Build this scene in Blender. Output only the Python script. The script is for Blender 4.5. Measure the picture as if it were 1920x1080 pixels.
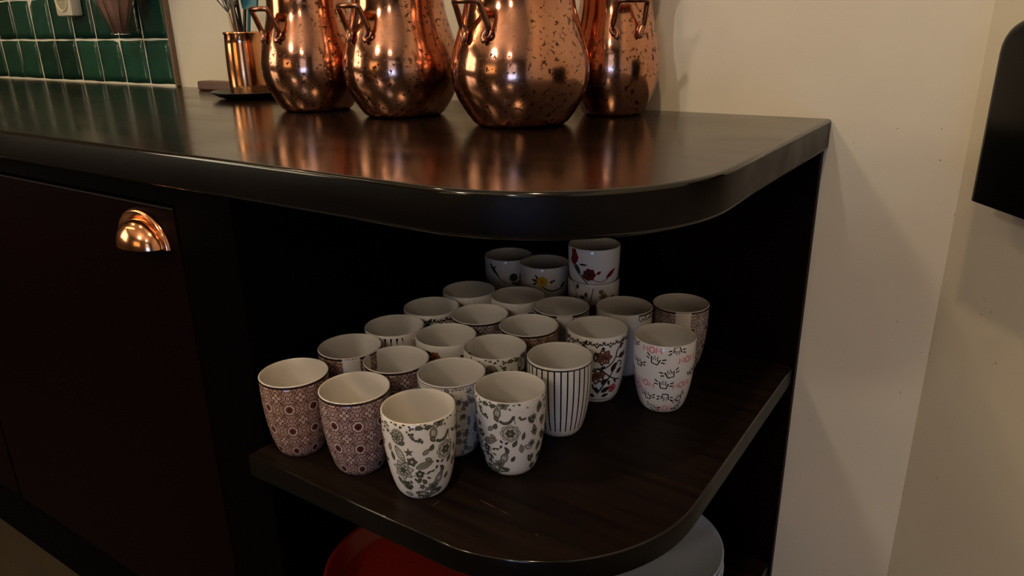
import bpy, bmesh, math, random
from mathutils import Vector, Matrix
random.seed(7)
for _o in list(bpy.data.objects): bpy.data.objects.remove(_o)
scene = bpy.context.scene
COL = scene.collection
PI = math.pi; TAU = 2*PI

# ------------------------------------------------------------------ camera
CAM = Vector((0.21305, -1.10182, 1.02947))
YAW, PITCH, ROLL, FPX = map(float, (34.1455, 19.5977, -1.0277, 1389.9))
yw, pt, rl = map(math.radians, (YAW, PITCH, ROLL))
fwd = Vector((-math.sin(yw)*math.cos(pt), math.cos(yw)*math.cos(pt), -math.sin(pt)))
rgt = Vector((math.cos(yw), math.sin(yw), 0)); upv = rgt.cross(fwd)
r2 = math.cos(rl)*rgt + math.sin(rl)*upv; u2 = -math.sin(rl)*rgt + math.cos(rl)*upv
cd = bpy.data.cameras.new('camera'); cam = bpy.data.objects.new('camera', cd); COL.objects.link(cam)
cam.matrix_world = Matrix(((r2.x, u2.x, -fwd.x, CAM.x), (r2.y, u2.y, -fwd.y, CAM.y), (r2.z, u2.z, -fwd.z, CAM.z), (0, 0, 0, 1)))
cd.sensor_width = 36; cd.lens = FPX/1920*36; cd.clip_start = 0.02; cd.clip_end = 50
scene.camera = cam

# ------------------------------------------------------------------ world, exposure
w = bpy.data.worlds.new('world'); scene.world = w; w.use_nodes = True
w.node_tree.nodes['Background'].inputs[0].default_value = (0.5, 0.6, 0.8, 1)
w.node_tree.nodes['Background'].inputs[1].default_value = 0.05
vs = scene.view_settings
vs.view_transform = 'Standard'; vs.look = 'None'; vs.gamma = 1; vs.exposure = -0.15; vs.use_curve_mapping = False

WARM = (1.0, 0.70, 0.39); WARM2 = (1.0, 0.83, 0.64); COOL = (0.26, 0.47, 1.0)
DOWN_W = 48.0        # ceiling downlights
BULB_E = 88.0       # pendant bulbs, emission strength
PANE_E = 9.0         # blue lower panes of the added door

# ------------------------------------------------------------------ node helpers
class N:
    """tiny expression wrapper over shader math nodes"""
    def __init__(s, nt, sock): s.nt, s.s = nt, sock
    @staticmethod
    def m(nt, op, *a):
        n = nt.nodes.new('ShaderNodeMath'); n.operation = op
        for i, x in enumerate(a):
            if isinstance(x, N): nt.links.new(x.s, n.inputs[i])
            else: n.inputs[i].default_value = x
        return N(nt, n.outputs[0])
    def _(s, op, *a): return N.m(s.nt, op, s, *a)
    def __add__(s, o): return s._('ADD', o)
    __radd__ = __add__
    def __sub__(s, o): return s._('SUBTRACT', o)
    def __rsub__(s, o): return N.m(s.nt, 'SUBTRACT', o, s)
    def __mul__(s, o): return s._('MULTIPLY', o)
    __rmul__ = __mul__
    def __truediv__(s, o): return s._('DIVIDE', o)
    def abs(s): return s._('ABSOLUTE')
    def fract(s): return s._('FRACT')
    def lt(s, o): return s._('LESS_THAN', o)
    def gt(s, o): return s._('GREATER_THAN', o)
    def cos(s): return s._('COSINE')
    def max(s, o): return s._('MAXIMUM', o)
    def min(s, o): return s._('MINIMUM', o)
def hyp(a, b): return (a*a + b*b)._('SQRT')

MATS = {}
def new_mat(name):
    m = bpy.data.materials.new(name); m.use_nodes = True; MATS[name] = m
    return m, m.node_tree, m.node_tree.nodes['Principled BSDF']
def mix(nt, fac, a, b):
    n = nt.nodes.new('ShaderNodeMix'); n.data_type = 'RGBA'
    for i, x in ((0, fac), (6, a), (7, b)):
        if isinstance(x, N): nt.links.new(x.s, n.inputs[i])
        elif hasattr(x, 'is_linked'): nt.links.new(x, n.inputs[i])
        elif i == 0: n.inputs[0].default_value = x
        else: n.inputs[i].default_value = (*x, 1)
    return n.outputs[2]
def coords(nt, kind='Object', scale=(1, 1, 1), loc=(0, 0, 0)):
    t = nt.nodes.new('ShaderNodeTexCoord'); mp = nt.nodes.new('ShaderNodeMapping')
    mp.inputs['Scale'].default_value = scale; mp.inputs['Location'].default_value = loc
    nt.links.new(t.outputs[kind], mp.inputs[0]); return mp.outputs[0]
def noise(nt, vec, scale, detail=4, rough=0.55, dist=0):
    n = nt.nodes.new('ShaderNodeTexNoise'); n.inputs['Scale'].default_value = scale
    n.inputs['Detail'].default_value = detail; n.inputs['Roughness'].default_value = rough; n.inputs['Distortion'].default_value = dist
    nt.links.new(vec, n.inputs['Vector']); return N(nt, n.outputs[0])
def ramp(nt, fac, a, b):
    n = nt.nodes.new('ShaderNodeMapRange'); nt.links.new(fac.s, n.inputs[0])
    n.inputs[1].default_value = a; n.inputs[2].default_value = b; return N(nt, n.outputs[0])
def bump(nt, h, bs, strength=0.2, dist=0.002):
    n = nt.nodes.new('ShaderNodeBump'); n.inputs['Strength'].default_value = strength; n.inputs['Distance'].default_value = dist
    nt.links.new(h.s, n.inputs['Height']); nt.links.new(n.outputs[0], bs.inputs['Normal'])
def plain(name, col, rough=0.5, metal=0, spec=0.5, emit=None, es=0, var=0.0):
    m, nt, b = new_mat(name)
    b.inputs['Base Color'].default_value = (*col, 1); b.inputs['Roughness'].default_value = rough
    b.inputs['Metallic'].default_value = metal; b.inputs['Specular IOR Level'].default_value = spec
    if var:
        n = noise(nt, coords(nt), 40, 3)
        nt.links.new(mix(nt, n, tuple(c*(1-var) for c in col), tuple(min(1, c*(1+var)) for c in col)), b.inputs['Base Color'])
    if emit:
        b.inputs['Emission Color'].default_value = (*emit, 1); b.inputs['Emission Strength'].default_value = es
    return m

def srgb(r, g, b):
    f = lambda c: (c/255/12.92) if c/255 <= 0.04045 else ((c/255+0.055)/1.055)**2.4
    return (f(r), f(g), f(b))

# plaster
m, nt, b = new_mat('plaster'); v = coords(nt)
n1 = noise(nt, v, 2.2, 5, 0.6); n2 = noise(nt, v, 60, 3); n3 = noise(nt, v, 9, 4)
c1 = mix(nt, ramp(nt, n1, 0.3, 0.7), (0.60, 0.535, 0.41), (0.67, 0.615, 0.49))
spots = ramp(nt, noise(nt, v, 105, 2, 0.4), 0.765, 0.79)
c2 = mix(nt, spots, c1, (0.22, 0.17, 0.12)); nt.links.new(c2, b.inputs['Base Color'])
b.inputs['Roughness'].default_value = 0.62; b.inputs['Specular IOR Level'].default_value = 0.3
bump(nt, n3*0.8 + n2*0.15, b, 0.25, 0.003)
# worktop: dark lacquered wood with long grain
def wood(name, ca, cb, r0, r1, bs=0.05):
    m, nt, b = new_mat(name); v = coords(nt, scale=(1.2, 22, 22))
    g = noise(nt, v, 3.0, 6, 0.6, 0.4); sc = noise(nt, coords(nt, scale=(3, 160, 60)), 4, 2)
    nt.links.new(mix(nt, ramp(nt, g, 0.3, 0.72), ca, cb), b.inputs['Base Color'])
    big = noise(nt, coords(nt, scale=(2, 5, 5)), 3, 3)
    rr = ramp(nt, big, 0.3, 0.7)*(r1-r0) + r0
    nt.links.new(rr.s, b.inputs['Roughness'])
    bump(nt, g*0.6 + sc*0.4, b, bs, 0.001)
    return m, nt, b
wood('worktop_wood', (0.004, 0.0022, 0.0016), (0.014, 0.007, 0.0045), 0.13, 0.22, 0.045)
plain('lacquer_arris', (0.006, 0.004, 0.003), 0.10, spec=0.6)
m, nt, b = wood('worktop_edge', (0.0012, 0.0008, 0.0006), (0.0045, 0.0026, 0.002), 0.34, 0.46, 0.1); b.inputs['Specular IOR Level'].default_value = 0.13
m, nt, b = wood('shelf_wood', (0.003, 0.0018, 0.0014), (0.017, 0.009, 0.006), 0.36, 0.55, 0.12); b.inputs['Specular IOR Level'].default_value = 0.12
plain('maroon_paint', (0.0042, 0.0004, 0.0008), 0.45, spec=0.03, var=0.2)
plain('black_panel', (0.0008, 0.0004, 0.0005), 0.5, spec=0.02, var=0.2)
m, nt, b = new_mat('floor_oak'); v = coords(nt, scale=(2, 14, 1)); g = noise(nt, v, 3, 5)
nt.links.new(mix(nt, g, (0.016, 0.011, 0.005), (0.04, 0.029, 0.012)), b.inputs['Base Color']); b.inputs['Roughness'].default_value = 0.5
# glazed tile
m, nt, b = new_mat('green_glaze'); oi = nt.nodes.new('ShaderNodeObjectInfo')
v = coords(nt); n1 = noise(nt, v, 14, 4, 0.6)
rn = N(nt, oi.outputs['Random'])
fac = ramp(nt, n1*0.6 + rn*0.5, 0.25, 0.85)
nt.links.new(mix(nt, fac, (0.004, 0.022, 0.014), (0.020, 0.085, 0.055)), b.inputs['Base Color'])
b.inputs['Roughness'].default_value = 0.16; bump(nt, noise(nt, v, 22, 3), b, 0.35, 0.004)
plain('grout', srgb(226, 222, 204), 0.8, var=0.12)
plain('wood_trim', (0.16, 0.10, 0.055), 0.5, var=0.2)
plain('cream_plastic', (0.70, 0.65, 0.48), 0.35)
plain('socket_recess', (0.36, 0.33, 0.22), 0.5)
# copper with age spots
def copper(name, ca, cb, r0, r1, spots=True):
    m, nt, b = new_mat(name); v = coords(nt)
    a = noise(nt, v, 9, 5, 0.6); c = mix(nt, ramp(nt, a, 0.3, 0.7), ca, cb)
    rr = ramp(nt, a, 0.3, 0.7)*(r1-r0) + r0
    if spots:
        s = ramp(nt, noise(nt, v, 150, 3, 0.6), 0.57, 0.63)
        dens = ramp(nt, noise(nt, v, 8, 3), 0.30, 0.52)
        k = s*dens
        c = mix(nt, k, c, (0.09, 0.035, 0.02)); rr = rr + k*0.25
    nt.links.new(c, b.inputs['Base Color']); nt.links.new(rr.s, b.inputs['Roughness'])
    b.inputs['Metallic'].default_value = 1
    bump(nt, noise(nt, v, 26, 3), b, 0.06, 0.003)
    return m
copper('aged_copper', (0.52, 0.235, 0.14), (0.68, 0.35, 0.235), 0.08, 0.19)
copper('bright_copper', (0.85, 0.37, 0.17), (0.92, 0.46, 0.24), 0.12, 0.18, False)
copper('dark_copper', (0.34, 0.15, 0.09), (0.52, 0.25, 0.16), 0.18, 0.3, False)
plain('steel', (0.55, 0.54, 0.52), 0.22, 1)
plain('black_nylon', (0.012, 0.012, 0.013), 0.3)
plain('teal_silicone', (0.02, 0.14, 0.17), 0.4)
plain('slate', (0.010, 0.008, 0.008), 0.35)
plain('brown_wood', (0.09, 0.035, 0.018), 0.4, var=0.3)
plain('brown_gauze', (0.20, 0.105, 0.07), 0.45, var=0.25)
plain('white_glaze', (0.74, 0.70, 0.66), 0.10, var=0.02)
plain('plate_glaze_light_tint', (0.56, 0.64, 0.82), 0.12)  # white plates; bluish light on them is tinted into the base colour
plain('red_glaze', (0.20, 0.012, 0.005), 0.3)
plain('black_gloss', (0.002, 0.002, 0.002), 0.2, spec=0.15)
plain('dark_paint', (0.09, 0.06, 0.04), 0.7, var=0.05)
plain('ceiling_paint', (0.62, 0.54, 0.42), 0.7, var=0.03)
plain('lamp_bulb', (1, 1, 1), 0.5, emit=WARM2, es=BULB_E)
plain('bar_diffuser', (1, 1, 1), 0.5, emit=WARM, es=25)
plain('lamp_lens', (1, 1, 1), 0.5, emit=WARM, es=20)
plain('blue_fill_pane', (0.3, 0.35, 0.4), 0.1, emit=COOL, es=PANE_E)  # unseen panes glowing blue, added to light the low shelf and plates
plain('upper_fill_pane', (0.5, 0.5, 0.5), 0.3, emit=(0.75, 0.85, 1.0), es=1.3)  # weaker pale glow for the upper panes of the added door
plain('warm_pane', (0.4, 0.35, 0.25), 0.1, emit=(1.0, 0.62, 0.25), es=1.9)
plain('pale_pane', (0.4, 0.35, 0.25), 0.1, emit=(1.0, 0.86, 0.62), es=5.2)
plain('white_frame', (0.6, 0.58, 0.54), 0.4)
plain('brass', (0.6, 0.42, 0.18), 0.3, 1)
# print inks
INK = dict(ink_dark=srgb(46, 36, 36), ink_black=(0.008, 0.008, 0.009), ink_brown=srgb(92, 62, 48), ink_rust=srgb(128, 84, 62), ink_green=srgb(92, 90, 76),
           ink_sage=srgb(142, 138, 122), ink_pale=srgb(186, 180, 168), ink_pink=srgb(214, 120, 130), ink_red=srgb(124, 26, 30), ink_leaf=srgb(62, 70, 44), ink_grey=srgb(104, 104, 112),
           ink_steel=srgb(138, 138, 150), ink_yellow=srgb(196, 160, 34), ink_orange=srgb(190, 112, 50), ink_mint=srgb(150, 172, 158), ink_white=(0.74, 0.70, 0.66), ink_slate=srgb(72, 74, 66))
for k_, c_ in INK.items(): plain(k_, c_, 0.14)

# ornamental tile print of the brown mugs (outer wall; u around, v up)
def tile_print(name, base, line, pale, red):
    m, nt, b = new_mat(name)
    uv = nt.nodes.new('ShaderNodeUVMap'); uv.uv_map = 'UVMap'; sp = nt.nodes.new('ShaderNodeSeparateXYZ'); nt.links.new(uv.outputs[0], sp.inputs[0])
    U, V = N(nt, sp.outputs[0]), N(nt, sp.outputs[1])
    x = (U*9.0).fract() - 0.5; y = (V*3.4 + 0.10).fract() - 0.5
    ax, ay = x.abs(), y.abs(); d = hyp(x, y)
    th = N.m(nt, 'ARCTAN2', y, x); qx, qy = 0.5 - ax, 0.5 - ay; dq = hyp(qx, qy); tq = N.m(nt, 'ARCTAN2', qy, qx)
    band = lambda e, r, w_: ((e - r).abs()).lt(w_)
    wob = (th*8.0).cos()*0.014; wob16 = (th*16.0).cos()
    lines = band(d, 0.125, 0.020)
    lines = lines.max(band(d + wob, 0.245, 0.016)).max(band(d, 0.19, 0.03)*wob16.gt(0.72))
    # corner star flowers
    pet = dq - (tq*4.0).cos()*0.055
    lines = lines.max(band(pet, 0.20, 0.017)).max(dq.lt(0.035)).max(band(dq - (tq*4.0 + PI).cos()*0.05, 0.11, 0.018))
    # edge motifs, half-way between medallions
    d1 = hyp(qx, y); d2 = hyp(x, qy); de = d1.min(d2)
    lines = lines.max(band(de, 0.085, 0.017)).max(de.lt(0.026))
    # little diamonds and diagonal leaves
    dd = (ax - 0.27).abs() + (ay - 0.27).abs()
    lines = lines.max(band(dd, 0.075, 0.02)).max(band(ax - ay, 0.0, 0.012)*d.gt(0.26))
    df = (ax - 0.38).abs()*1.6 + (ay - 0.17).abs(); dg = (ax - 0.17).abs() + (ay - 0.38).abs()*1.6
    lines = lines.max(df.lt(0.05)).max(dg.lt(0.05))
    cross = ax.lt(0.016).max(ay.lt(0.016)).max(band(d, 0.062, 0.012))*d.lt(0.12)
    pal = band(d, 0.185, 0.045).max(dq.lt(0.16)).max(de.lt(0.07))
    c = mix(nt, pal, base, pale); c = mix(nt, d.lt(0.105), c, red); c = mix(nt, lines.max(cross), c, line)
    nt.links.new(c, b.inputs['Base Color']); b.inputs['Roughness'].default_value = 0.14
tile_print('tile_print_brown', srgb(158, 124, 110), srgb(48, 22, 22), srgb(206, 178, 164), srgb(128, 66, 58))
tile_print('tile_print_plum', srgb(154, 126, 122), srgb(40, 18, 23), srgb(204, 180, 176), srgb(118, 58, 58))
tile_print('tile_print_grey', srgb(166, 150, 148), srgb(50, 34, 40), srgb(206, 194, 190), srgb(120, 84, 78))

# ------------------------------------------------------------------ mesh helpers
def link(name, me, parent=None, loc=None, rotz=0):
    o = bpy.data.objects.new(name, me); COL.objects.link(o)
    if parent: o.parent = parent
    if loc is not None: o.location = loc
    o.rotation_euler.z = rotz
    return o
def finish(name, bm, mats, parent=None, loc=None, rotz=0, smooth=False, angle=None):
    bmesh.ops.recalc_face_normals(bm, faces=bm.faces[:])
    me = bpy.data.meshes.new(name); bm.to_mesh(me); bm.free()
    for mt in (mats if isinstance(mats, (list, tuple)) else [mats]): me.materials.append(MATS[mt])
    if smooth: me.polygons.foreach_set('use_smooth', [True]*len(me.polygons))
    o = link(name, me, parent, loc, rotz)
    if angle: 
        try: me.set_sharp_from_angle(angle=math.radians(angle))
        except Exception: pass
    return o
def tag(o, label=None, cat=None, group=None, kind=None):
    if label: o['label'] = label
    if cat: o['category'] = cat
    if group: o['group'] = group
    if kind: o['kind'] = kind
    return o
def add_box(bm, x0, x1, y0, y1, z0, z1, bev=0):
    r = bmesh.ops.create_cube(bm, size=1)
    vs_ = r['verts']
    for v_ in vs_: v_.co = Vector(((x0+x1)/2 + v_.co.x*(x1-x0), (y0+y1)/2 + v_.co.y*(y1-y0), (z0+z1)/2 + v_.co.z*(z1-z0)))
    if bev:
        es = list({e for v_ in vs_ for e in v_.link_edges})
        bmesh.ops.bevel(bm, geom=es, offset=bev, segments=2, affect='EDGES', profile=0.5)
def box(name, mat, x0, x1, y0, y1, z0, z1, bev=0, parent=None):
    bm = bmesh.new(); add_box(bm, x0, x1, y0, y1, z0, z1, bev); return finish(name, bm, mat, parent)
def add_lathe(bm, prof, seg=48, cx=0, cy=0, mat=0, uv=None, uvtop=None, closed=True):
    """prof: list of (r, z); returns rings"""
    rings = []
    for r, z in prof:
        if r < 1e-6: rings.append([bm.verts.new((cx, cy, z))])
        else: rings.append([bm.verts.new((cx + r*math.cos(TAU*i/seg), cy + r*math.sin(TAU*i/seg), z)) for i in range(seg)])
    for a, b_ in zip(rings, rings[1:]):
        for i in range(seg):
            j = (i+1) % seg
            if len(a) == 1 and len(b_) == 1: continue
            if len(a) == 1: f = bm.faces.new((a[0], b_[j], b_[i]))
            elif len(b_) == 1: f = bm.faces.new((a[i], a[j], b_[0]))
            else: f = bm.faces.new((a[i], a[j], b_[j], b_[i]))
            f.material_index = mat; f.smooth = True
    return rings
def add_tube(bm, pts, r, seg=8, cap=True, mat=0, radii=None):
    pts = [Vector(p_) for p_ in pts]; n = len(pts); rings = []
    t0 = (pts[1]-pts[0]).normalized(); ref = Vector((0, 0, 1)) if abs(t0.z) < 0.9 else Vector((1, 0, 0))
    nrm = t0.cross(ref).normalized()
    for i, p_ in enumerate(pts):
        t = ((pts[min(i+1, n-1)] - pts[max(i-1, 0)])).normalized()
        nrm = (nrm - t*nrm.dot(t)).normalized(); bn = t.cross(nrm)
        rr = radii[i] if radii else r
        rings.append([bm.verts.new(p_ + rr*(math.cos(TAU*k/seg)*nrm + math.sin(TAU*k/seg)*bn)) for k in range(seg)])
    for a, b_ in zip(rings, rings[1:]):
        for k in range(seg):
            f = bm.faces.new((a[k], a[(k+1) % seg], b_[(k+1) % seg], b_[k])); f.smooth = True; f.material_index = mat
    if cap:
        bm.faces.new(rings[0][::-1]).material_index = mat; bm.faces.new(rings[-1]).material_index = mat
def smooth_path(pts, k=6):
    pts = [Vector(p_) for p_ in pts]; out = []
    for i in range(len(pts)-1):
        p0, p1, p2, p3 = pts[max(i-1, 0)], pts[i], pts[i+1], pts[min(i+2, len(pts)-1)]
        for j in range(k):
            t = j/k
            out.append(0.5*((2*p1) + (p2-p0)*t + (2*p0-5*p1+4*p2-p3)*t*t + (3*p1-p0-3*p2+p3)*t**3))
    out.append(pts[-1]); return out
def slab(name, mat, outline, z0, z1, bev=0.003, parent=None, edge=None):
    bm = bmesh.new()
    vs_ = [bm.verts.new((x, y, z0)) for x, y in outline]; f = bm.faces.new(vs_)
    r = bmesh.ops.extrude_face_region(bm, geom=[f]); 
    for e in r['geom']:
        if isinstance(e, bmesh.types.BMVert): e.co.z = z1
    bmesh.ops.recalc_face_normals(bm, faces=bm.faces[:])
    es = [e for e in bm.edges if abs(e.verts[0].co.z - e.verts[1].co.z) < 1e-6]
    if bev: bmesh.ops.bevel(bm, geom=es, offset=bev, segments=3, affect='EDGES', profile=0.5)
    for f in bm.faces:
        f.smooth = abs(f.normal.z) < 0.99
        if edge: f.material_index = 1 if abs(f.normal.z) < 0.05 else (2 if abs(f.normal.z) < 0.99 else 0)
    o = finish(name, bm, [mat, edge, 'lacquer_arris'] if edge else mat, parent)
    return o
def corner_outline(x0, x1, y0, y1, rad, n=24):
    """rectangle x0..x1, y0 (front, negative)..y1, rounded at the front right corner"""
    pts = [(x0, y1), (x0, y0)]
    for i in range(n+1):
        a = -PI/2 + (PI/2)*i/n
        pts.append((x1-rad + rad*math.cos(a), y0+rad + rad*math.sin(a)))
    pts.append((x1, y1)); return pts

H = 0.90                        # worktop height
# ------------------------------------------------------------------ the room
XC = 0.1652                     # corner between back wall and angled wall
DB = Vector((0.588, -0.809, 0)); NB = Vector((-0.809, -0.588, 0))
XL, YR, ZC = -3.4, -4.6, 2.6
wall_back = tag(box('wall_back', 'plaster', XL-0.1, XC+0.12, 0, 0.12, 0, ZC), kind='structure')
LB = 4.6/0.809
bm = bmesh.new(); P0 = Vector((XC, 0, 0)); P1 = P0 + DB*(LB+0.1)
q = [P0, P1, P1 - NB*0.12, P0 - NB*0.12 ]
bq = [bm.verts.new(p_) for p_ in q] + [bm.verts.new(p_ + Vector((0, 0, ZC))) for p_ in q]
for f in ((0, 1, 2, 3), (4, 5, 6, 7), (0, 1, 5, 4), (1, 2, 6, 5), (2, 3, 7, 6), (3, 0, 4, 7)): bm.faces.new([bq[i] for i in f])
wall_right = tag(finish('wall_right', bm, 'plaster'), kind='structure')
tag(box('floor', 'floor_oak', XL-0.1, 3.8, YR-0.1, 0.12, -0.06, 0), kind='structure')
tag(box('ceiling', 'ceiling_paint', XL-0.1, 3.8, YR-0.1, 0.12, ZC, ZC+0.06), kind='structure')
bm = bmesh.new()                # left wall with an unseen window, added for edge and pot highlights
LY0, LY1, LZ0, LZ1 = -3.3, -1.7, 1.0, 2.1
add_box(bm, XL-0.12, XL, YR, LY0, 0, ZC); add_box(bm, XL-0.12, XL, LY1, 0, 0, ZC); add_box(bm, XL-0.12, XL, LY0, LY1, 0, LZ0); add_box(bm, XL-0.12, XL, LY0, LY1, LZ1, ZC)
tag(finish('wall_left', bm, 'dark_paint'), kind='structure')
wl = link('window_2', None, None, (0, 0, 0)); tag(wl, kind='structure')
bm = bmesh.new()
for y in (LY0, (LY0+LY1)/2-0.025, LY1-0.05): add_box(bm, XL-0.08, XL-0.03, y, y+0.05, LZ0, LZ1)
for z in (LZ0, LZ1-0.05): add_box(bm, XL-0.075, XL-0.035, LY0, LY1, z, z+0.05)
finish('window_frame', bm, 'white_frame', wl)
for y in (LY0+0.05, (LY0+LY1)/2+0.025): box('pane', 'pale_pane', XL-0.06, XL-0.052, y, y+0.725, LZ0+0.05, LZ1-0.05, 0, wl)
bm = bmesh.new()                # rear wall with openings for the added door and window
WX0, WX1, WZ1 = 0.70, 1.90, 2.05
add_box(bm, XL, -2.3, YR-0.12, YR, 0, ZC); add_box(bm, -0.9, WX0, YR-0.12, YR, 0, ZC); add_box(bm, -2.3, -0.9, YR-0.12, YR, 0, 0.85); add_box(bm, -2.3, -0.9, YR-0.12, YR, 1.75, ZC); add_box(bm, WX1, 3.8, YR-0.12, YR, 0, ZC); add_box(bm, WX0, WX1, YR-0.12, YR, WZ1, ZC)
tag(finish('wall_rear', bm, 'dark_paint'), kind='structure')
dr = link('added_door_1', None, None, (0, 0, 0)); tag(dr, kind='structure')  # unseen door, added to throw cool light on the low shelf
bm = bmesh.new()
for x in (WX0, (WX0+WX1)/2-0.035, WX1-0.07): add_box(bm, x, x+0.07, YR-0.08, YR-0.03, 0.0, WZ1)
for z in (0.0, 0.68, 1.33, WZ1-0.08): add_box(bm, WX0, WX1, YR-0.075, YR-0.035, z, z+0.07)
finish('door_frame', bm, 'white_frame', dr)
for i in range(2):
    for z0, z1 in ((0.07, 0.68), (0.75, 1.33), (1.40, WZ1-0.08)):
        a = WX0+0.07 if i == 0 else (WX0+WX1)/2+0.035
        box('pane', 'blue_fill_pane' if z0 < 0.5 else 'upper_fill_pane', a, a+0.495, YR-0.06, YR-0.052, z0, z1, 0, dr)

wi = link('window_1', None, None, (0, 0, 0)); tag(wi, kind='structure')   # unseen lit window, added for warm reflections in the copper
bm = bmesh.new()
for x in (-2.3, -1.625, -0.95): add_box(bm, x, x+0.05, YR-0.08, YR-0.03, 0.85, 1.75)
for z in (0.85, 1.28, 1.70): add_box(bm, -2.3, -0.9, YR-0.075, YR-0.035, z, z+0.05)
finish('window_frame', bm, 'white_frame', wi)
for a in (-2.25, -1.575):
    for z0, z1 in ((0.90, 1.28), (1.33, 1.70)): box('pane', 'warm_pane', a, a+0.625, YR-0.06, YR-0.052, z0, z1, 0, wi)

# green wall tiles behind the worktop
TW = 0.1075
grout = box('grout_bed', 'grout', XL+0.001, -1.503, -0.0072, 0.0, H, H+0.1072*6+0.002, 0, wall_back)
tmesh = []
for k in range(4):
    bm = bmesh.new(); n = 6; hw, hh = TW/2-0.0024, 0.1072/2-0.0024
    grid = []
    for j in range(n+1):
        row = []
        for i in range(n+1):
            x, z = -1+2*i/n, -1+2*j/n
            edge = max(abs(x), abs(z))
            yy = -0.0095 + 0.0016*max(0, edge-0.6)/0.4 + random.uniform(-0.0002, 0.0002)
            wob = 0.0006*math.sin(3.1*x+5*k)*(abs(z) > 0.99), 0.0007*math.sin(2.7*z+3*k)*(abs(x) > 0.99)
            row.append(bm.verts.new((x*hw + wob[1], yy, z*hh + wob[0])))
        grid.append(row)
    for j in range(n):
        for i in range(n): bm.faces.new((grid[j][i], grid[j][i+1], grid[j+1][i+1], grid[j+1][i])).smooth = True
    rim = [grid[0][i] for i in range(n)] + [grid[j][n] for j in range(n)] + [grid[n][i] for i in range(n, 0, -1)] + [grid[j][0] for j in range(n, 0, -1)]
    back = [bm.verts.new((v_.co.x, -0.004, v_.co.z)) for v_ in rim]
    for i in range(len(rim)): bm.faces.new((rim[i], rim[(i+1) % len(rim)], back[(i+1) % len(rim)], back[i]))
    bmesh.ops.recalc_face_normals(bm, faces=bm.faces[:])
    me = bpy.data.meshes.new('tile'); bm.to_mesh(me); bm.free(); me.materials.append(MATS['green_glaze']); tmesh.append(me)
for r_ in range(6):
    for c_ in range(17):
        o = link('tile', random.choice(tmesh), wall_back, (-1.503 - TW*(c_+0.5) - 0.001 + random.uniform(-.0006, .0006), 0, H + 0.1072*(r_+0.5) + 0.002 + random.uniform(-.0006, .0006)))
        o.rotation_euler = (random.uniform(-.010, .010), random.uniform(-.008, .008), random.uniform(-.012, .012))
        if random.random() < 0.5: o.scale = (1, 1, -1) if False else (1, 1, 1)
tag(box('trim_1', 'wood_trim', -1.5025, -1.494, -0.013, -0.0003, H+0.0005, H+0.1072*6+0.002, 0.002), kind='structure')

# ------------------------------------------------------------------ worktop and cabinets
YF = -0.624
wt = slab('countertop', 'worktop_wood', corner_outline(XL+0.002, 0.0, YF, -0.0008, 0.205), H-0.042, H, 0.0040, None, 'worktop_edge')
tag(wt, 'dark lacquered wooden worktop with a rounded corner under the copper pots', 'countertop')
ZS = H - 0.3688                 # top of the mug shelf
XS = -0.51                      # inner face of the left panel
unit = link('open_shelf_unit', None, None, (0, 0, 0)); tag(unit, 'black open corner shelf unit with rounded shelves holding the mugs', 'shelf unit')
box('side_panel', 'black_panel', XS-0.11, XS, -0.600, -0.0008, 0.0, H-0.0425, 0.0015, unit)
box('back_panel', 'maroon_paint', XS+0.0005, -0.0047, -0.018, -0.0008, 0.0, H-0.0425, 0.0015, unit)
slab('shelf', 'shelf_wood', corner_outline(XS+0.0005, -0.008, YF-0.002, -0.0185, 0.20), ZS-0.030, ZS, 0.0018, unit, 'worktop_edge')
ZB = H - 0.735
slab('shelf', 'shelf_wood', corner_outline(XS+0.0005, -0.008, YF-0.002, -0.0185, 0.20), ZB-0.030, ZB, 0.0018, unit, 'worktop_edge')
slab('plinth', 'black_panel', corner_outline(XS+0.0005, -0.06, YF+0.05, -0.0185, 0.18), 0.0, ZB-0.0305, 0.0, unit)

def cup_pull(parent, x, y, z):
    bm = bmesh.new(); n, k = 28, 10
    def shell(rx, rz, ry, off=0):
        rows = []
        for j in range(k+1):
            ps = (PI/2)*j/k
            rows.append([bm.verts.new((rx*math.cos(PI*i/n)*math.cos(ps), -ry*math.sin(ps)-0.002, rz*math.sin(PI*i/n)*math.cos(ps))) for i in range(n+1)])
        for j in range(k):
            for i in range(n):
                f = bm.faces.new((rows[j][i], rows[j][i+1], rows[j+1][i+1], rows[j+1][i])); f.smooth = True
    shell(0.044, 0.036, 0.028); shell(0.0425, 0.0345, 0.0265)
    bmesh.ops.remove_doubles(bm, verts=bm.verts[:], dist=0.00001)
    prof = [(0.043, 0.002), (0.0455, 0.0045), (0.049, 0.0040), (0.0505, 0.0058), (0.054, 0.0050), (0.0565, 0.0020), (0.0568, 0.0)]
    rows = [[bm.verts.new((r*math.cos(PI*i/n), -y_, r*0.84*math.sin(PI*i/n))) for i in range(n+1)] for r, y_ in prof]
    for j in range(len(rows)-1):
        for i in range(n): bm.faces.new((rows[j][i], rows[j][i+1], rows[j+1][i+1], rows[j+1][i])).smooth = True
    # rolled lower lip
    o = finish('cup_pull', bm, 'bright_copper', parent, (x, y, z), smooth=True); o['label'] = 'copper cup handle'
    return o
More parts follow.
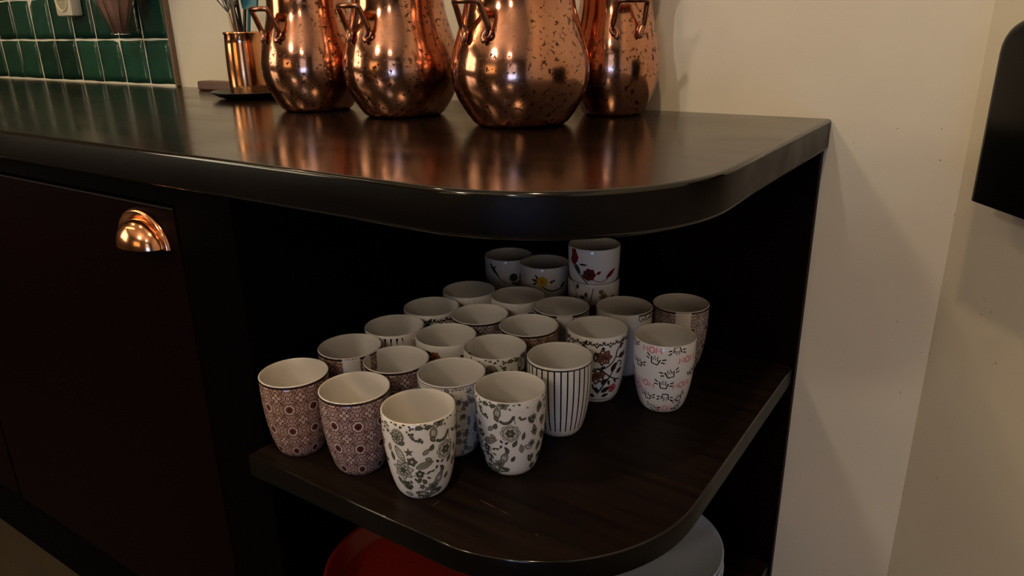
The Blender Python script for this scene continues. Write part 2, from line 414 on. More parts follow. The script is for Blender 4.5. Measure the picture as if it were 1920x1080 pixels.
def base_cabinet(x0, x1, label, pull):
    c = link('base_cabinet', None, None, (0, 0, 0)); tag(c, label, 'cabinet', 'maroon base cabinets under the worktop')
    box('carcass', 'black_panel', x0, x1, -0.579, -0.0008, 0.125, H-0.0425, 0, c)
    d = box('door', 'maroon_paint', x0+0.003, x1-0.002, -0.600, -0.580, 0.134, H-0.075, 0.0025, c)
    box('top_rail', 'black_panel', x0, x1, -0.598, -0.5795, H-0.0715, H-0.0425, 0, c)
    box('plinth', 'black_panel', x0, x1, -0.590, -0.05, 0.0, 0.1245, 0, c)
    if pull: cup_pull(d, pull, -0.6005, H-0.131)
base_cabinet(-1.352, -0.6215, 'dark maroon base cabinet with a copper cup handle beside the mug shelf', -0.700)
base_cabinet(-2.09, -1.354, 'dark maroon base cabinet at the far left edge of the photo', -1.44)

# ------------------------------------------------------------------ mugs
MUG_H, MUG_R = 0.1035, 0.0415
PROF = [(0.0, 0.60), (0.012, 0.655), (0.05, 0.715), (0.10, 0.765), (0.2, 0.835), (0.3, 0.885), (0.4, 0.925), (0.5, 0.955), (0.6, 0.978), (0.7, 0.992), (0.8, 1.0), (0.9, 1.0), (0.992, 0.998)]
CPROF = [(0.0, 0.64), (0.02, 0.70), (0.06, 0.79), (0.12, 0.87), (0.18, 0.915), (0.28, 0.955), (0.42, 0.975), (0.55, 0.985), (0.7, 0.995), (0.85, 1.0), (0.98, 1.0)]
def prof_r(t, prof=PROF):
    t = max(0, min(0.992, t))
    for (a, ra), (b_, rb) in zip(prof, prof[1:]):
        if a <= t <= b_: return ra + (rb-ra)*(t-a)/(b_-a)
    return prof[-1][1]
def cup_mesh(prof, R, Hh, outer, th=0.0021):
    bm = bmesh.new(); seg = 72; uvl = bm.loops.layers.uv.new('UVMap')
    out = [(0.0, 0.0012), (prof[0][1]*R*0.82, 0.0012), (prof[0][1]*R*0.9, 0.0)] + [(rf*R, t*Hh) for t, rf in prof]
    rim = [(out[-1][0]-th*0.2, Hh*0.997), (out[-1][0]-th*0.5, Hh), (out[-1][0]-th*0.8, Hh*0.997)]
    inn = [(rf*R-th, max(t*Hh, 0.006)) for t, rf in reversed(prof) if t > 0.04]
    inn[0] = (inn[0][0], Hh*0.98); inn += [(inn[-1][0]*0.8, 0.0055), (0.0, 0.005)]
    add_lathe(bm, out, seg, mat=0)
    bm.verts.ensure_lookup_table()
    nout = len(bm.faces)
    add_lathe(bm, [out[-1]] + rim + inn, seg, mat=1)
    bmesh.ops.remove_doubles(bm, verts=bm.verts[:], dist=1e-6)
    for f in bm.faces:
        us = [math.atan2(l.vert.co.y, l.vert.co.x)/TAU % 1.0 for l in f.loops]
        if max(us)-min(us) > 0.5: us = [u_+1 if u_ < 0.5 else u_ for u_ in us]
        for l, u_ in zip(f.loops, us): l[uvl].uv = (u_, l.vert.co.z/Hh)
        if f.material_index == 0 and max(v_.co.z for v_ in f.verts) < 0.004: f.material_index = 1
    bmesh.ops.recalc_face_normals(bm, faces=bm.faces[:])
    me = bpy.data.meshes.new('mug'); bm.to_mesh(me); bm.free()
    me.materials.append(MATS[outer]); me.materials.append(MATS['white_glaze'])
    return me
MUGMESH = {}
class Print:
    """vector print laid on a lathe surface: a = metres round from the front, t = metres up"""
    def __init__(s, prof=PROF, R=MUG_R, Hh=MUG_H):
        s.prof, s.R, s.H = prof, R, Hh; s.v = []; s.f = []; s.mi = []; s.mats = []; s.rot = 0; s.dt = 0.0
    def P(s, a, t, lay):
        th = (a + s.rot)/s.R; tt = max(0.0012, min(s.H*0.99, t + s.dt)); r = prof_r(tt/s.H, s.prof)*s.R + 0.00012 + 0.00007*lay
        return (r*math.cos(th), r*math.sin(th), tt)
    def mat(s, m_):
        if m_ not in s.mats: s.mats.append(m_)
        return s.mats.index(m_)
    def tri(s, pts, m_, lay):
        i0 = len(s.v); s.v += [s.P(a, t, lay) for a, t in pts]; s.f.append(tuple(range(i0, i0+len(pts)))); s.mi.append(s.mat(m_))
    def fan(s, pts, m_, lay=0, c=None):
        c = c or (sum(p_[0] for p_ in pts)/len(pts), sum(p_[1] for p_ in pts)/len(pts)); i0 = len(s.v); n = len(pts); mi = s.mat(m_)
        big = max(abs(p_[0]-c[0]) for p_ in pts) > 0.004
        s.v.append(s.P(*c, lay))
        if big: s.v += [s.P((p_[0]+c[0])/2, (p_[1]+c[1])/2, lay) for p_ in pts]
        s.v += [s.P(*p_, lay) for p_ in pts]
        for i in range(n):
            j = (i+1) % n; s.f.append((i0, i0+1+i, i0+1+j)); s.mi.append(mi)
            if big: s.f.append((i0+1+i, i0+1+n+i, i0+1+n+j, i0+1+j)); s.mi.append(mi)
    def disc(s, a, t, r, m_, lay=0, n=12, ry=None):
        s.fan([(a + r*math.cos(TAU*i/n), t + (ry or r)*math.sin(TAU*i/n)) for i in range(n)], m_, lay, (a, t))
    def stroke(s, pts, wd, m_, lay=1, taper=False, sub=0.004):
        q = [pts[0]]
        for p0, p1 in zip(pts, pts[1:]):
            n = max(1, int(math.hypot(p1[0]-p0[0], p1[1]-p0[1])/sub))
            q += [(p0[0]+(p1[0]-p0[0])*k/n, p0[1]+(p1[1]-p0[1])*k/n) for k in range(1, n+1)]
        i0 = len(s.v); mi = s.mat(m_); n = len(q)
        for i, (a, t) in enumerate(q):
            d = (q[min(i+1, n-1)][0]-q[max(i-1, 0)][0], q[min(i+1, n-1)][1]-q[max(i-1, 0)][1]); L = math.hypot(*d) or 1
            ww = wd/2*(1-0.8*i/(n-1) if taper else 1); nx, ny = -d[1]/L*ww, d[0]/L*ww
            s.v += [s.P(a+nx, t+ny, lay), s.P(a-nx, t-ny, lay)]
        for i in range(n-1): s.f.append((i0+2*i, i0+2*i+1, i0+2*i+3, i0+2*i+2)); s.mi.append(mi)
    def curve(s, pts, wd, m_, lay=1, taper=False):
        s.stroke([(p_.x, p_.y) for p_ in smooth_path([(x, y, 0) for x, y in pts], 5)], wd, m_, lay, taper)
    def ring(s, a, t, r, wd, m_, lay=1, n=16):
        s.stroke([(a + r*math.cos(TAU*i/n), t + r*math.sin(TAU*i/n)) for i in range(n+1)], wd, m_, lay, sub=1)
    def leaf(s, a, t, L, W, deg, m_, lay=0, edge=None, rib=None, curl=0.0):
        c, sn = math.cos(math.radians(deg)), math.sin(math.radians(deg)); n = 8; up, lo, mid = [], [], []
        for i in range(n+1):
            x = L*i/n; wv = W/2*math.sin(PI*(i/n)**0.85); y = curl*L*math.sin(PI*i/n)
            up.append((x, y+wv)); lo.append((x, y-wv)); mid.append((x, y))
        tr = lambda p_: (a + p_[0]*c - p_[1]*sn, t + p_[0]*sn + p_[1]*c)
        for i in range(n): s.tri([tr(lo[i]), tr(lo[i+1]), tr(up[i+1]), tr(up[i])] if 0 < i < n-1 else ([tr(lo[i]), tr(lo[i+1]), tr(up[i+1])] if i == 0 else [tr(lo[i]), tr(lo[i+1]), tr(up[i])]), m_, lay)
        if edge: s.stroke([tr(p_) for p_ in up + lo[::-1]], 0.00095, edge, lay+1, sub=1)
        if rib:
            s.stroke([tr(p_) for p_ in mid], 0.0006, rib, lay+1, sub=1)
            for i in range(2, n-1, 1): s.stroke([tr(mid[i]), tr(((mid[i][0]+L*0.08), mid[i][1]+0.8*(up[i][1]-mid[i][1])))], 0.0004, rib, lay+1); s.stroke([tr(mid[i]), tr(((mid[i][0]+L*0.08), mid[i][1]+0.8*(lo[i][1]-mid[i][1])))], 0.0004, rib, lay+1)
    def flower(s, a, t, r, n, m_, edge, centre, lay=0, ph=0, wide=0.9):
        for i in range(n):
            d = 360*i/n + ph
            s.leaf(a, t, r, r*wide*4.4/n if n > 4 else r*0.8, d, m_, lay, edge)
        s.disc(a, t, r*0.28, centre, lay+2, 9)
    def maple(s, a, t, r, m_, lay=0, ph=0):
        s.fan([(a + r*(1 if i % 2 == 0 else 0.42)*math.cos(TAU*i/10+ph), t + r*(1 if i % 2 == 0 else 0.42)*math.sin(TAU*i/10+ph)) for i in range(10)], m_, lay, (a, t))
    def build(s, name, parent):
        me = bpy.data.meshes.new(name); me.from_pydata(s.v, [], s.f)
        for m_ in s.mats: me.materials.append(MATS[m_])
        me.polygons.foreach_set('material_index', s.mi); me.update()
        # face outwards
        bm = bmesh.new(); bm.from_mesh(me)
        for f in bm.faces:
            c = f.calc_center_median(); 
            if f.normal.x*c.x + f.normal.y*c.y < 0: f.normal_flip()
        bm.to_mesh(me); bm.free()
        return tag(link(name, me, parent), kind='stuff')
def ring_band(parent, name, mat, t0, t1, prof=PROF, R=MUG_R, Hh=MUG_H, a0=0, a1=TAU, lay=3):
    bm = bmesh.new(); n = max(8, int(72*(a1-a0)/TAU)); rows = []
    for t in (t0, t1):
        r = prof_r(t/Hh, prof)*R + 0.00012 + 0.00007*lay
        rows.append([bm.verts.new((r*math.cos(a0+(a1-a0)*i/n), r*math.sin(a0+(a1-a0)*i/n), t)) for i in range(n+1)])
    for i in range(n): bm.faces.new((rows[0][i], rows[0][i+1], rows[1][i+1], rows[1][i])).smooth = True
    me = bpy.data.meshes.new(name); bm.to_mesh(me); bm.free(); me.materials.append(MATS[mat]); return link(name, me, parent)

def crop_map(cx, half, ytop, ybot):
    """photo crop coordinates -> (a, t) on the mug"""
    return lambda x, y: (MUG_R*math.asin(max(-0.99, min(0.99, (x-cx)/half))), MUG_H*(ybot-y)/(ybot-ytop))

def paisley(p_, rot):
    C = crop_map(320, 258, 497, 1045)
    D, G, S, L = 'ink_slate', 'ink_green', 'ink_sage', 'ink_pale'
    for rep in (0, PI*MUG_R):
        p_.rot = rot + rep
        def at(x, y): return C(x, y)
        # top garland
        random.seed(3)
        for k in range(26):
            a, t = at(70+k*19.5, 520 + 14*math.sin(k*1.3)); p_.leaf(a, t, 0.0042, 0.0026, random.uniform(0, 360), random.choice((G, S, D)), 0)
        for k in range(10):
            a, t = at(80+k*9, 540+k*6+random.uniform(-14, 14)); p_.disc(a, t, 0.0012, D, 1, 7)
        # hanging paisley ball
        a, t = at(168, 590); p_.disc(a, t, 0.0085, S, 0, 14, 0.0100); p_.ring(a, t, 0.0066, 0.0011, D, 1); p_.ring(a, t, 0.0036, 0.0009, G, 1); p_.disc(a, t, 0.0018, D, 2)
        for k in range(9): p_.disc(a+0.0052*math.cos(k*.7), t+0.0062*math.sin(k*.7), 0.0008, 'ink_white', 2, 6)
        # berry trail
        for k in range(9):
            a, t = at(232+k*11+random.uniform(-6, 6), 548+14*math.sin(k*0.5)+k*9); p_.disc(a, t, random.uniform(.0012, .0021), D if k % 2 else G, 1, 7); p_.disc(a+random.uniform(.001, .005), t-random.uniform(-.002, .003), 0.0012, D, 1, 7)
        # big dark leaf, maple leaf
        a, t = at(150, 650); p_.leaf(a, t, 0.024, 0.0085, -63, L, 0, D, D)
        a, t = at(235, 683); p_.maple(a, t, 0.0062, G, 0, 0.4); 
        # big flower
        a, t = at(183, 812); p_.flower(a, t, 0.0135, 7, L, D, D, 1, 10, 1.0)
        for k in range(7): p_.disc(a+0.0075*math.cos(TAU*k/7+.17), t+0.0075*math.sin(TAU*k/7+.17), 0.0011, G, 4, 6)
        # right leaf, small flower, berries
        a, t = at(275, 790); p_.leaf(a, t, 0.0215, 0.0085, 18, S, 0, G, G)
        a, t = at(252, 745); p_.flower(a, t, 0.0062, 5, G, D, L, 2)
        a, t = at(300, 832); p_.flower(a, t, 0.0055, 5, D, D, L, 2, 20)
        for x, y, g in ((352, 832, 20), (350, 860, -30), (378, 826, 10), (258, 862, -60), (225, 880, -70)):
            a, t = at(x, y); p_.leaf(a, t, 0.0065, 0.0032, g, G, 0)
        p_.curve([at(183, 812), at(240, 850), at(300, 832), at(370, 838)], 0.0008, D, 1)
        for x, y in ((205, 905), (190, 930), (222, 930), (208, 945), (180, 905)):
            a, t = at(x, y); p_.flower(a, t, 0.0030, 5, G, D, D, 0)
        # hanging round flower at the right
        a, t = at(450, 510); p_.flower(a, t, 0.0066, 6, S, G, D, 0); a, t = at(412, 528); p_.leaf(a, t, 0.0175, 0.0085, -95, S, 0, G, G)
        p_.curve([at(425, 618), at(450, 632), at(485, 622), at(508, 585)], 0.0036, G, 0); p_.curve([at(420, 618), at(450, 640), at(490, 628), at(510, 580)], 0.0009, D, 1)
        p_.curve([at(530, 590), at(540, 612), at(556, 608)], 0.003, G, 0)
        p_.curve([at(508, 585), at(512, 640)], 0.0008, D, 1)
        a, t = at(487, 702); n = 8
        for k in range(n): p_.disc(a+0.0082*math.cos(TAU*k/n), t+0.0078*math.sin(TAU*k/n), 0.0040, L, 0, 9)
        for k in range(n): p_.ring(a+0.0082*math.cos(TAU*k/n), t+0.0078*math.sin(TAU*k/n), 0.0036, 0.0008, G, 1, 10)
        p_.disc(a, t, 0.0086, L, 2, 14); p_.ring(a, t, 0.0085, 0.0008, D, 3); p_.flower(a, t, 0.0060, 6, G, D, S, 3)
        for x, y, g in ((440, 775, 130), (452, 782, 40), (432, 790, -120), (448, 800, -50)):
            a, t = at(x, y); p_.leaf(a, t, 0.0060, 0.0034, g, D, 0)
        # lower group
        a, t = at(420, 935); p_.leaf(a, t, 0.021, 0.0090, 66, S, 0, G, G)
        a, t = at(398, 943); p_.flower(a, t, 0.0075, 6, S, D, D, 1, 15)
        a, t = at(312, 930); p_.maple(a, t, 0.0058, G, 0, 1.0)
        a, t = at(250, 975); p_.leaf(a, t, 0.0225, 0.0080, -14, G, 0, D, D)
        a, t = at(370, 1000); p_.leaf(a, t, 0.018, 0.0075, 20, G, 0, D, D)
        a, t = at(350, 1018); p_.flower(a, t, 0.0065, 7, L, D, D, 1)
        a, t = at(225, 1000); p_.leaf(a, t, 0.012, 0.006, 170, S, 0, D)
        a, t = at(490, 915); p_.leaf(a, t, 0.010, 0.0055, 60, D, 0); a, t = at(545, 760); p_.leaf(a, t, 0.012, 0.005, 80, G, 0); a, t = at(545, 850); p_.leaf(a, t, 0.012, 0.006, 100, S, 0, G)
        for k, (da, tt, g, L_) in enumerate(((0, .088, 80, .014), (-.007, .078, 130, .012), (.006, .070, 40, .013), (-.004, .060, 100, .016), (.008, .050, 20, .012), (-.008, .044, 150, .012), (.002, .036, 80, .014), (-.006, .024, 120, .013), (.007, .020, 50, .012), (0, .010, 90, .010))):
            p_.leaf(PI*MUG_R/2+da, tt-.004, L_, .0062, g, (S, G, L)[k % 3], 0, D)
            p_.flower(PI*MUG_R/2+da*0.7+.003*(-1)**k, tt+.003, .0048, 6, L, D, D, 2, k*20)
        for x, y, L_, g in ((215, 620, .009, 200), (330, 700, .010, 40), (345, 730, .008, -20), (385, 680, .008, 70), (130, 760, .012, 100), (140, 870, .011, -70), (160, 900, .012, -60), (280, 900, .009, 60), (345, 910, .008, 120), (500, 800, .010, 60), (470, 850, .009, 100), (110, 700, .010, 80), (262, 1005, .010, -20), (440, 1000, .009, 40), (330, 960, .008, 20), (390, 590, .008, -60), (290, 520, .009, -10), (350, 530, .009, 10)):
            a, t = at(x, y); p_.leaf(a, t, L_, .0048, g, random.choice((S, G)), 0, D)
        for x, y in ((95, 560), (85, 590), (100, 575), (118, 545), (78, 540)):
            a, t = at(x, y); p_.leaf(a, t, 0.005, 0.003, random.uniform(0, 360), G, 0)
    p_.rot = 0

def fine_floral(p_):
    random.seed(11)
    D, G, S = 'ink_grey', 'ink_steel', 'ink_pale'
    for k in range(330):
        a, t = random.uniform(0, TAU*MUG_R), random.uniform(0.010, 0.097); c = random.random()
        if c < 0.4: p_.flower(a, t, random.uniform(0.0035, 0.006), 5, S, D, D, k % 3)
        elif c < 0.8: p_.leaf(a, t, random.uniform(0.005, 0.010), 0.0035, random.uniform(0, 360), G, k % 3, D)
        else: p_.curve([(a, t), (a+0.004, t+0.004), (a+0.010, t+0.001), (a+0.012, t+0.006)], 0.0008, D, 2)
    for k in range(60):
        a = TAU*MUG_R*k/60; p_.disc(a, 0.0985, 0.0013, G, 0, 6); p_.disc(a, 0.004, 0.0015, G, 0, 6)

def ornate(p_, rot):
    C = crop_map(665, 222, 252, 752)
    D, B, R_ = 'ink_dark', 'ink_brown', 'ink_rust'
    n = 14
    for k in range(n):                                   # scalloped border
        a = TAU*MUG_R*k/n + rot; w_ = 0.0078
        p_.curve([(a-w_, .0985), (a-w_*1.05, .0945), (a-w_*.6, .0935), (a-w_*.55, .0955), (a-w_*.2, .0920), (a, .0900), (a+w_*.2, .0920), (a+w_*.55, .0955), (a+w_*.6, .0935), (a+w_*1.05, .0945), (a+w_, .0985)], 0.0018, D, 1)
        p_.disc(a, .0955, .0018, B, 1, 8); p_.disc(a+w_*1.18, .0965, .0010, B, 1, 7)
    for rep in (0, 1, 2):
        p_.rot = rot + rep*TAU*MUG_R/2.55
        a, t = C(715, 388); p_.flower(a, t, 0.0125, 7, R_, B, B, 0, 0, 1.2); p_.leaf(a-.001, t+.010, .006, .005, 90, D, 1)
        p_.curve([C(655, 420), C(645, 385), C(655, 355), C(672, 365), C(662, 382)], 0.0022, D, 2)
        a, t = C(668, 525); p_.flower(a, t, 0.0135, 6, R_, D, B, 0, 20, 1.1)
        p_.curve([C(640, 470), C(700, 480), C(750, 520), C(800, 555), C(845, 575)], 0.0019, D, 2)
        p_.curve([C(770, 530), C(720, 600), C(680, 650), C(640, 620), C(635, 590)], 0.0026, D, 2)
        p_.curve([C(770, 530), C(800, 470), C(825, 430), C(845, 450), C(835, 470)], 0.0020, D, 2)
        p_.curve([C(720, 470), C(770, 440), C(800, 395), C(810, 350), C(835, 320), C(855, 320)], 0.0021, D, 2)
        p_.curve([C(800, 395), C(840, 400), C(860, 360)], 0.0016, D, 2)
        for x, y, L, W, g in ((820, 400, .0120, .0065, 10), (775, 500, .0125, .0065, 62), (815, 520, .0100, .0055, 35), (702, 590, .0110, .0058, 40), (705, 655, .0140, .0062, 30), (712, 690, .0110, .0048, 15), (650, 610, .0110, .0052, -60), (650, 690, .0080, .0048, 160), (830, 345, .0085, .0042, 70), (760, 560, .0075, .0035, -80), (800, 560, .0075, .0030, -50), (690, 480, .0080, .0040, 40), (845, 300, .006, .003, 60)):
            a, t = C(x, y); p_.leaf(a, t, L*1.25, W*1.3, g, D, 1)
        a, t = C(800, 632); p_.flower(a, t, .0075, 5, 'ink_pink', 'ink_red', 'ink_red', 0, 0, 1.3)
        a, t = C(735, 395); p_.disc(a, t, .0015, D, 4)
    p_.rot = 0
    p_.stroke([(TAU*MUG_R*k/48, 0.0075) for k in range(49)], 0.0010, 'ink_brown', 1, sub=1)

def mom_print(p_, rot):
    C = crop_map(428, 282, 372, 1012)
    def crown(x, y, g, k=1.0):
        a0, t0 = C(x, y); c, s_ = math.cos(math.radians(g)), math.sin(math.radians(g)); u = 0.0062*k
        T = lambda px, py: (a0 + u*(px*c - 1.5*py*s_), t0 + u*(px*s_ + 1.5*py*c))
        p_.stroke([T(*q) for q in ((-0.55, -0.55), (0.6, -0.55), (0.95, 0.25), (0.45, -0.05), (0.28, 0.62), (0.0, -0.02), (-0.30, 0.60), (-0.42, -0.05), (-0.95, 0.35), (-0.55, -0.55))], 0.0018, 'ink_black', 1, sub=1)
        for sx in (-1, 1):
            p_.stroke([T(sx*1.25, 0.28), T(sx*1.95, 0.52)], 0.0018, 'ink_black', 1); p_.stroke([T(sx*1.2, -0.10), T(sx*1.9, -0.02)], 0.0018, 'ink_black', 1)
    def mom(x, y, g, k=1.0):
        a0, t0 = C(x, y); c, s_ = math.cos(math.radians(g)), math.sin(math.radians(g)); u = 0.0032*k
        T = lambda px, py: (a0 + u*(px*c - 1.25*py*s_), t0 + u*(px*s_ + 1.25*py*c))
        for o_ in (-2.9, 2.9):
            p_.stroke([T(o_-1.15, -1), T(o_-0.85, 1), T(o_, -0.35), T(o_+0.85, 1), T(o_+1.15, -1)], 0.0018, 'ink_pink', 1, sub=1)
        p_.stroke([T(1.05*math.cos(TAU*i/14), 1.05*math.sin(TAU*i/14)) for i in range(15)], 0.0018, 'ink_pink', 1, sub=1)
    for rep in (0, 1):
        p_.rot = rot + rep*PI*MUG_R
        crown(172, 400, -8, .85); mom(322, 412, 0); crown(545, 410, 184); crown(355, 497, -14, 1.1); mom(632, 497, 3); crown(213, 560, -4, .95); crown(490, 610, 16, 1.1)
        crown(680, 630, 20, .8); mom(272, 722, -10); crown(440, 715, -8, 1.1); mom(603, 725, 6); mom(205, 775, -22); crown(283, 845, -4); crown(462, 840, 176, 1.05); crown(597, 855, 38); crown(330, 958, -14); mom(468, 955, 4); crown(150, 630, -40, .8); crown(600, 945, 40, .8)
    p_.rot = 0

def stripes(p_, n=32):
    for k in range(n):
        a = TAU*MUG_R*k/n
        p_.stroke([(a, 0.004), (a, 0.0995)], 0.0019, 'ink_black', 1, sub=0.008)
    p_.stroke([(TAU*MUG_R*k/60, 0.0998) for k in range(61)], 0.0019, 'ink_black', 2, sub=1)

def patch(p_, a0, a1, t0=0.0, lay=4):
    n = 6
    for k in range(n):
        x0, x1 = a0+(a1-a0)*k/n, a0+(a1-a0)*(k+1)/n
        for j in range(8): p_.tri([(x0, t0+(0.1015-t0)*j/8), (x1, t0+(0.1015-t0)*j/8), (x1, t0+(0.1015-t0)*(j+1)/8), (x0, t0+(0.1015-t0)*(j+1)/8)], 'ink_white', lay)
    random.seed(5)
    for k in range(16): p_.leaf(random.uniform(a0, a1), random.uniform(0.030, 0.058), 0.008, 0.004, random.uniform(0, 360), 'ink_dark', lay+1)

def blocks(p_):
    n = 8; w_ = TAU*MUG_R/n
    for r_ in range(4):
        for k in range(n):
            if (k + r_) % 2: continue
            x0, t0 = k*w_, 0.006 + r_*0.0238
            for i in range(4): p_.tri([(x0+w_*i/4, t0), (x0+w_*(i+1)/4, t0), (x0+w_*(i+1)/4, t0+0.0225), (x0+w_*i/4, t0+0.0225)], 'ink_black', 0)

def posies(p_, cols, seed, n=5, t=0.085, sc=1.0, prof_h=MUG_H):
    random.seed(seed)
    for k in range(n):
        a = p_.R*TAU*k/n + random.uniform(-.003, .003); tt = t + random.uniform(-.004, .004)
        p_.leaf(a-.002*sc, tt, .014*sc, .0055*sc, 150, 'ink_leaf', 0); p_.leaf(a-.002*sc, tt-.002, .013*sc, .005*sc, 205, 'ink_leaf', 0); p_.leaf(a+.003*sc, tt-.002, .010*sc, .005*sc, -30, cols[1], 0)
        p_.flower(a, tt, .0072*sc, 6, cols[0], cols[2], cols[2], 1, 0, 1.2)
        p_.curve([(a, tt-.006*sc), (a-.003, tt-.018*sc), (a+.002, tt-.032*sc)], .0011, 'ink_leaf', 0)

def face(x, y): return math.atan2(CAM.y - y, CAM.x - x)
def make_mug(x, y, style, label, turn=0.0):
    outer = {'tile': 'tile_print_brown', 'tile2': 'tile_print_plum', 'tile3': 'tile_print_grey', 'tilepatch': 'tile_print_grey', 'tilepatch2': 'tile_print_brown'}.get(style, 'white_glaze')
    if outer not in MUGMESH: MUGMESH[outer] = cup_mesh(PROF, MUG_R, MUG_H, outer)
    o = link('mug', MUGMESH[outer], None, (x, y, ZS), face(x, y) + turn)
    tag(o, label, 'mug', 'handleless ceramic mugs on the shelf')
    p_ = Print()
    if style.startswith('tile'):
        if 'patch' in style: patch(p_, -0.011, 0.011, 0.028); ring_band(o, 'rim_line', 'ink_dark', 0.0998, 0.1025, a0=0.30, a1=TAU-0.30)
        else: ring_band(o, 'rim_line', 'ink_dark', 0.0998, 0.1025)
    elif style == 'paisley': paisley(p_, 0)
    elif style == 'fine': fine_floral(p_); ring_band(o, 'rim_line', 'ink_steel', 0.1008, 0.1024)
    elif style == 'ornate': ornate(p_, 0)
    elif style == 'mom': mom_print(p_, 0)
    elif style == 'stripes': stripes(p_)
    elif style == 'blocks': blocks(p_)
    elif style == 'posy': posies(p_, ('ink_orange', 'ink_leaf', 'ink_rust'), 2)
    elif style == 'mint': posies(p_, ('ink_mint', 'ink_mint', 'ink_sage'), 4, 4)
    elif style == 'halfscallop':
        for k in range(7):
            a = 0.012 + k*0.0125
            p_.curve([(a, .1005), (a+.001, .094), (a+.005, .093), (a+.006, .097), (a+.010, .093), (a+.0115, .1005)], .0012, 'ink_dark', 1); p_.leaf(a+.004, .075, .012, .006, 60, 'ink_brown', 0); p_.leaf(a+.008, .05, .012, .006, 120, 'ink_brown', 0)
        ring_band(o, 'rim_line', 'ink_dark', 0.0999, 0.1025, a0=0.28, a1=2.4)
    elif style == 'ghost':
        for k in range(8): p_.leaf(TAU*MUG_R*k/8, 0.05, .02, .008, 70, 'ink_pale', 0)
    if p_.f: p_.build('print', o)
    return o
MUGS = [
 (-0.4686, -0.5747, 'tile', 'brown tile-patterned mug at the left end of the front row', 0.10),
 (-0.3762, -0.5640, 'tile2', 'plum tile-patterned mug in the front row, beside the grey floral mug', 0.35),
 (-0.2835, -0.5585, 'paisley', 'white mug with grey-green flowers, frontmost on the shelf', 0.0),
 (-0.4670, -0.4820, 'tilepatch2', 'brown tile-patterned mug with a white patch, right behind the leftmost mug', 0.0),
 (-0.3870, -0.4800, 'tile2', 'plum tile-patterned mug in the second row behind the two tile mugs', 0.2),
 (-0.3050, -0.4720, 'fine', 'mug with dense fine blue-grey flowers, directly behind the frontmost floral mug', 0.0),
 (-0.2230, -0.4668, 'paisley', 'white mug with grey-green flowers, left in front of the striped mug', -0.72),
 (-0.4650, -0.3980, 'blocks', 'white mug with black blocks in the leftmost column of mugs', 0.25),
 (-0.3820, -0.3860, 'posy', 'white mug with a green leaf and orange flower below the rim', -0.45),
 (-0.3030, -0.3830, 'paisley', 'white mug with grey-green flowers, directly behind the fine blue-grey floral mug', 0.5),
 (-0.2180, -0.3620, 'stripes', 'white mug with thin vertical black stripes', 0.05),
 (-0.4680, -0.3130, 'ornate', 'mug with a dark scalloped border in the leftmost column, behind the black-block mug', 0.3),
 (-0.3880, -0.3000, 'tile3', 'grey-brown tile-patterned mug directly behind the orange-flower mug', 0.0),
 (-0.3050, -0.2980, 'tile', 'brown tile-patterned mug just left of the ivory vine mug', 0.5),
 (-0.4650, -0.2240, 'ghost', 'plain white mug in front of the cup with the green sprig', 0.0),
 (-0.3840, -0.2060, 'mint', 'white mug with pale mint flowers in front of the yellow-flower cup', 0.75),
 (-0.3030, -0.2110, 'tilepatch', 'tile-patterned mug with a white patch, in front of the cup stack', 0.12),
 (-0.2200, -0.2550, 'ornate', 'ivory mug with brown blossoms, dark vines and a scalloped border', 0.0),
 (-0.2240, -0.1620, 'halfscallop', 'white mug with a dark border on one side, behind the vine mug', 0.25),
 (-0.1580, -0.1070, 'tilepatch', 'tile-patterned mug with a white patch, rearmost on the right', 0.12),
 (-0.1305, -0.2320, 'mom', 'white mug printed with black crowns and pink MOM lettering', 0.0),
]
for a_ in MUGS: make_mug(*a_)

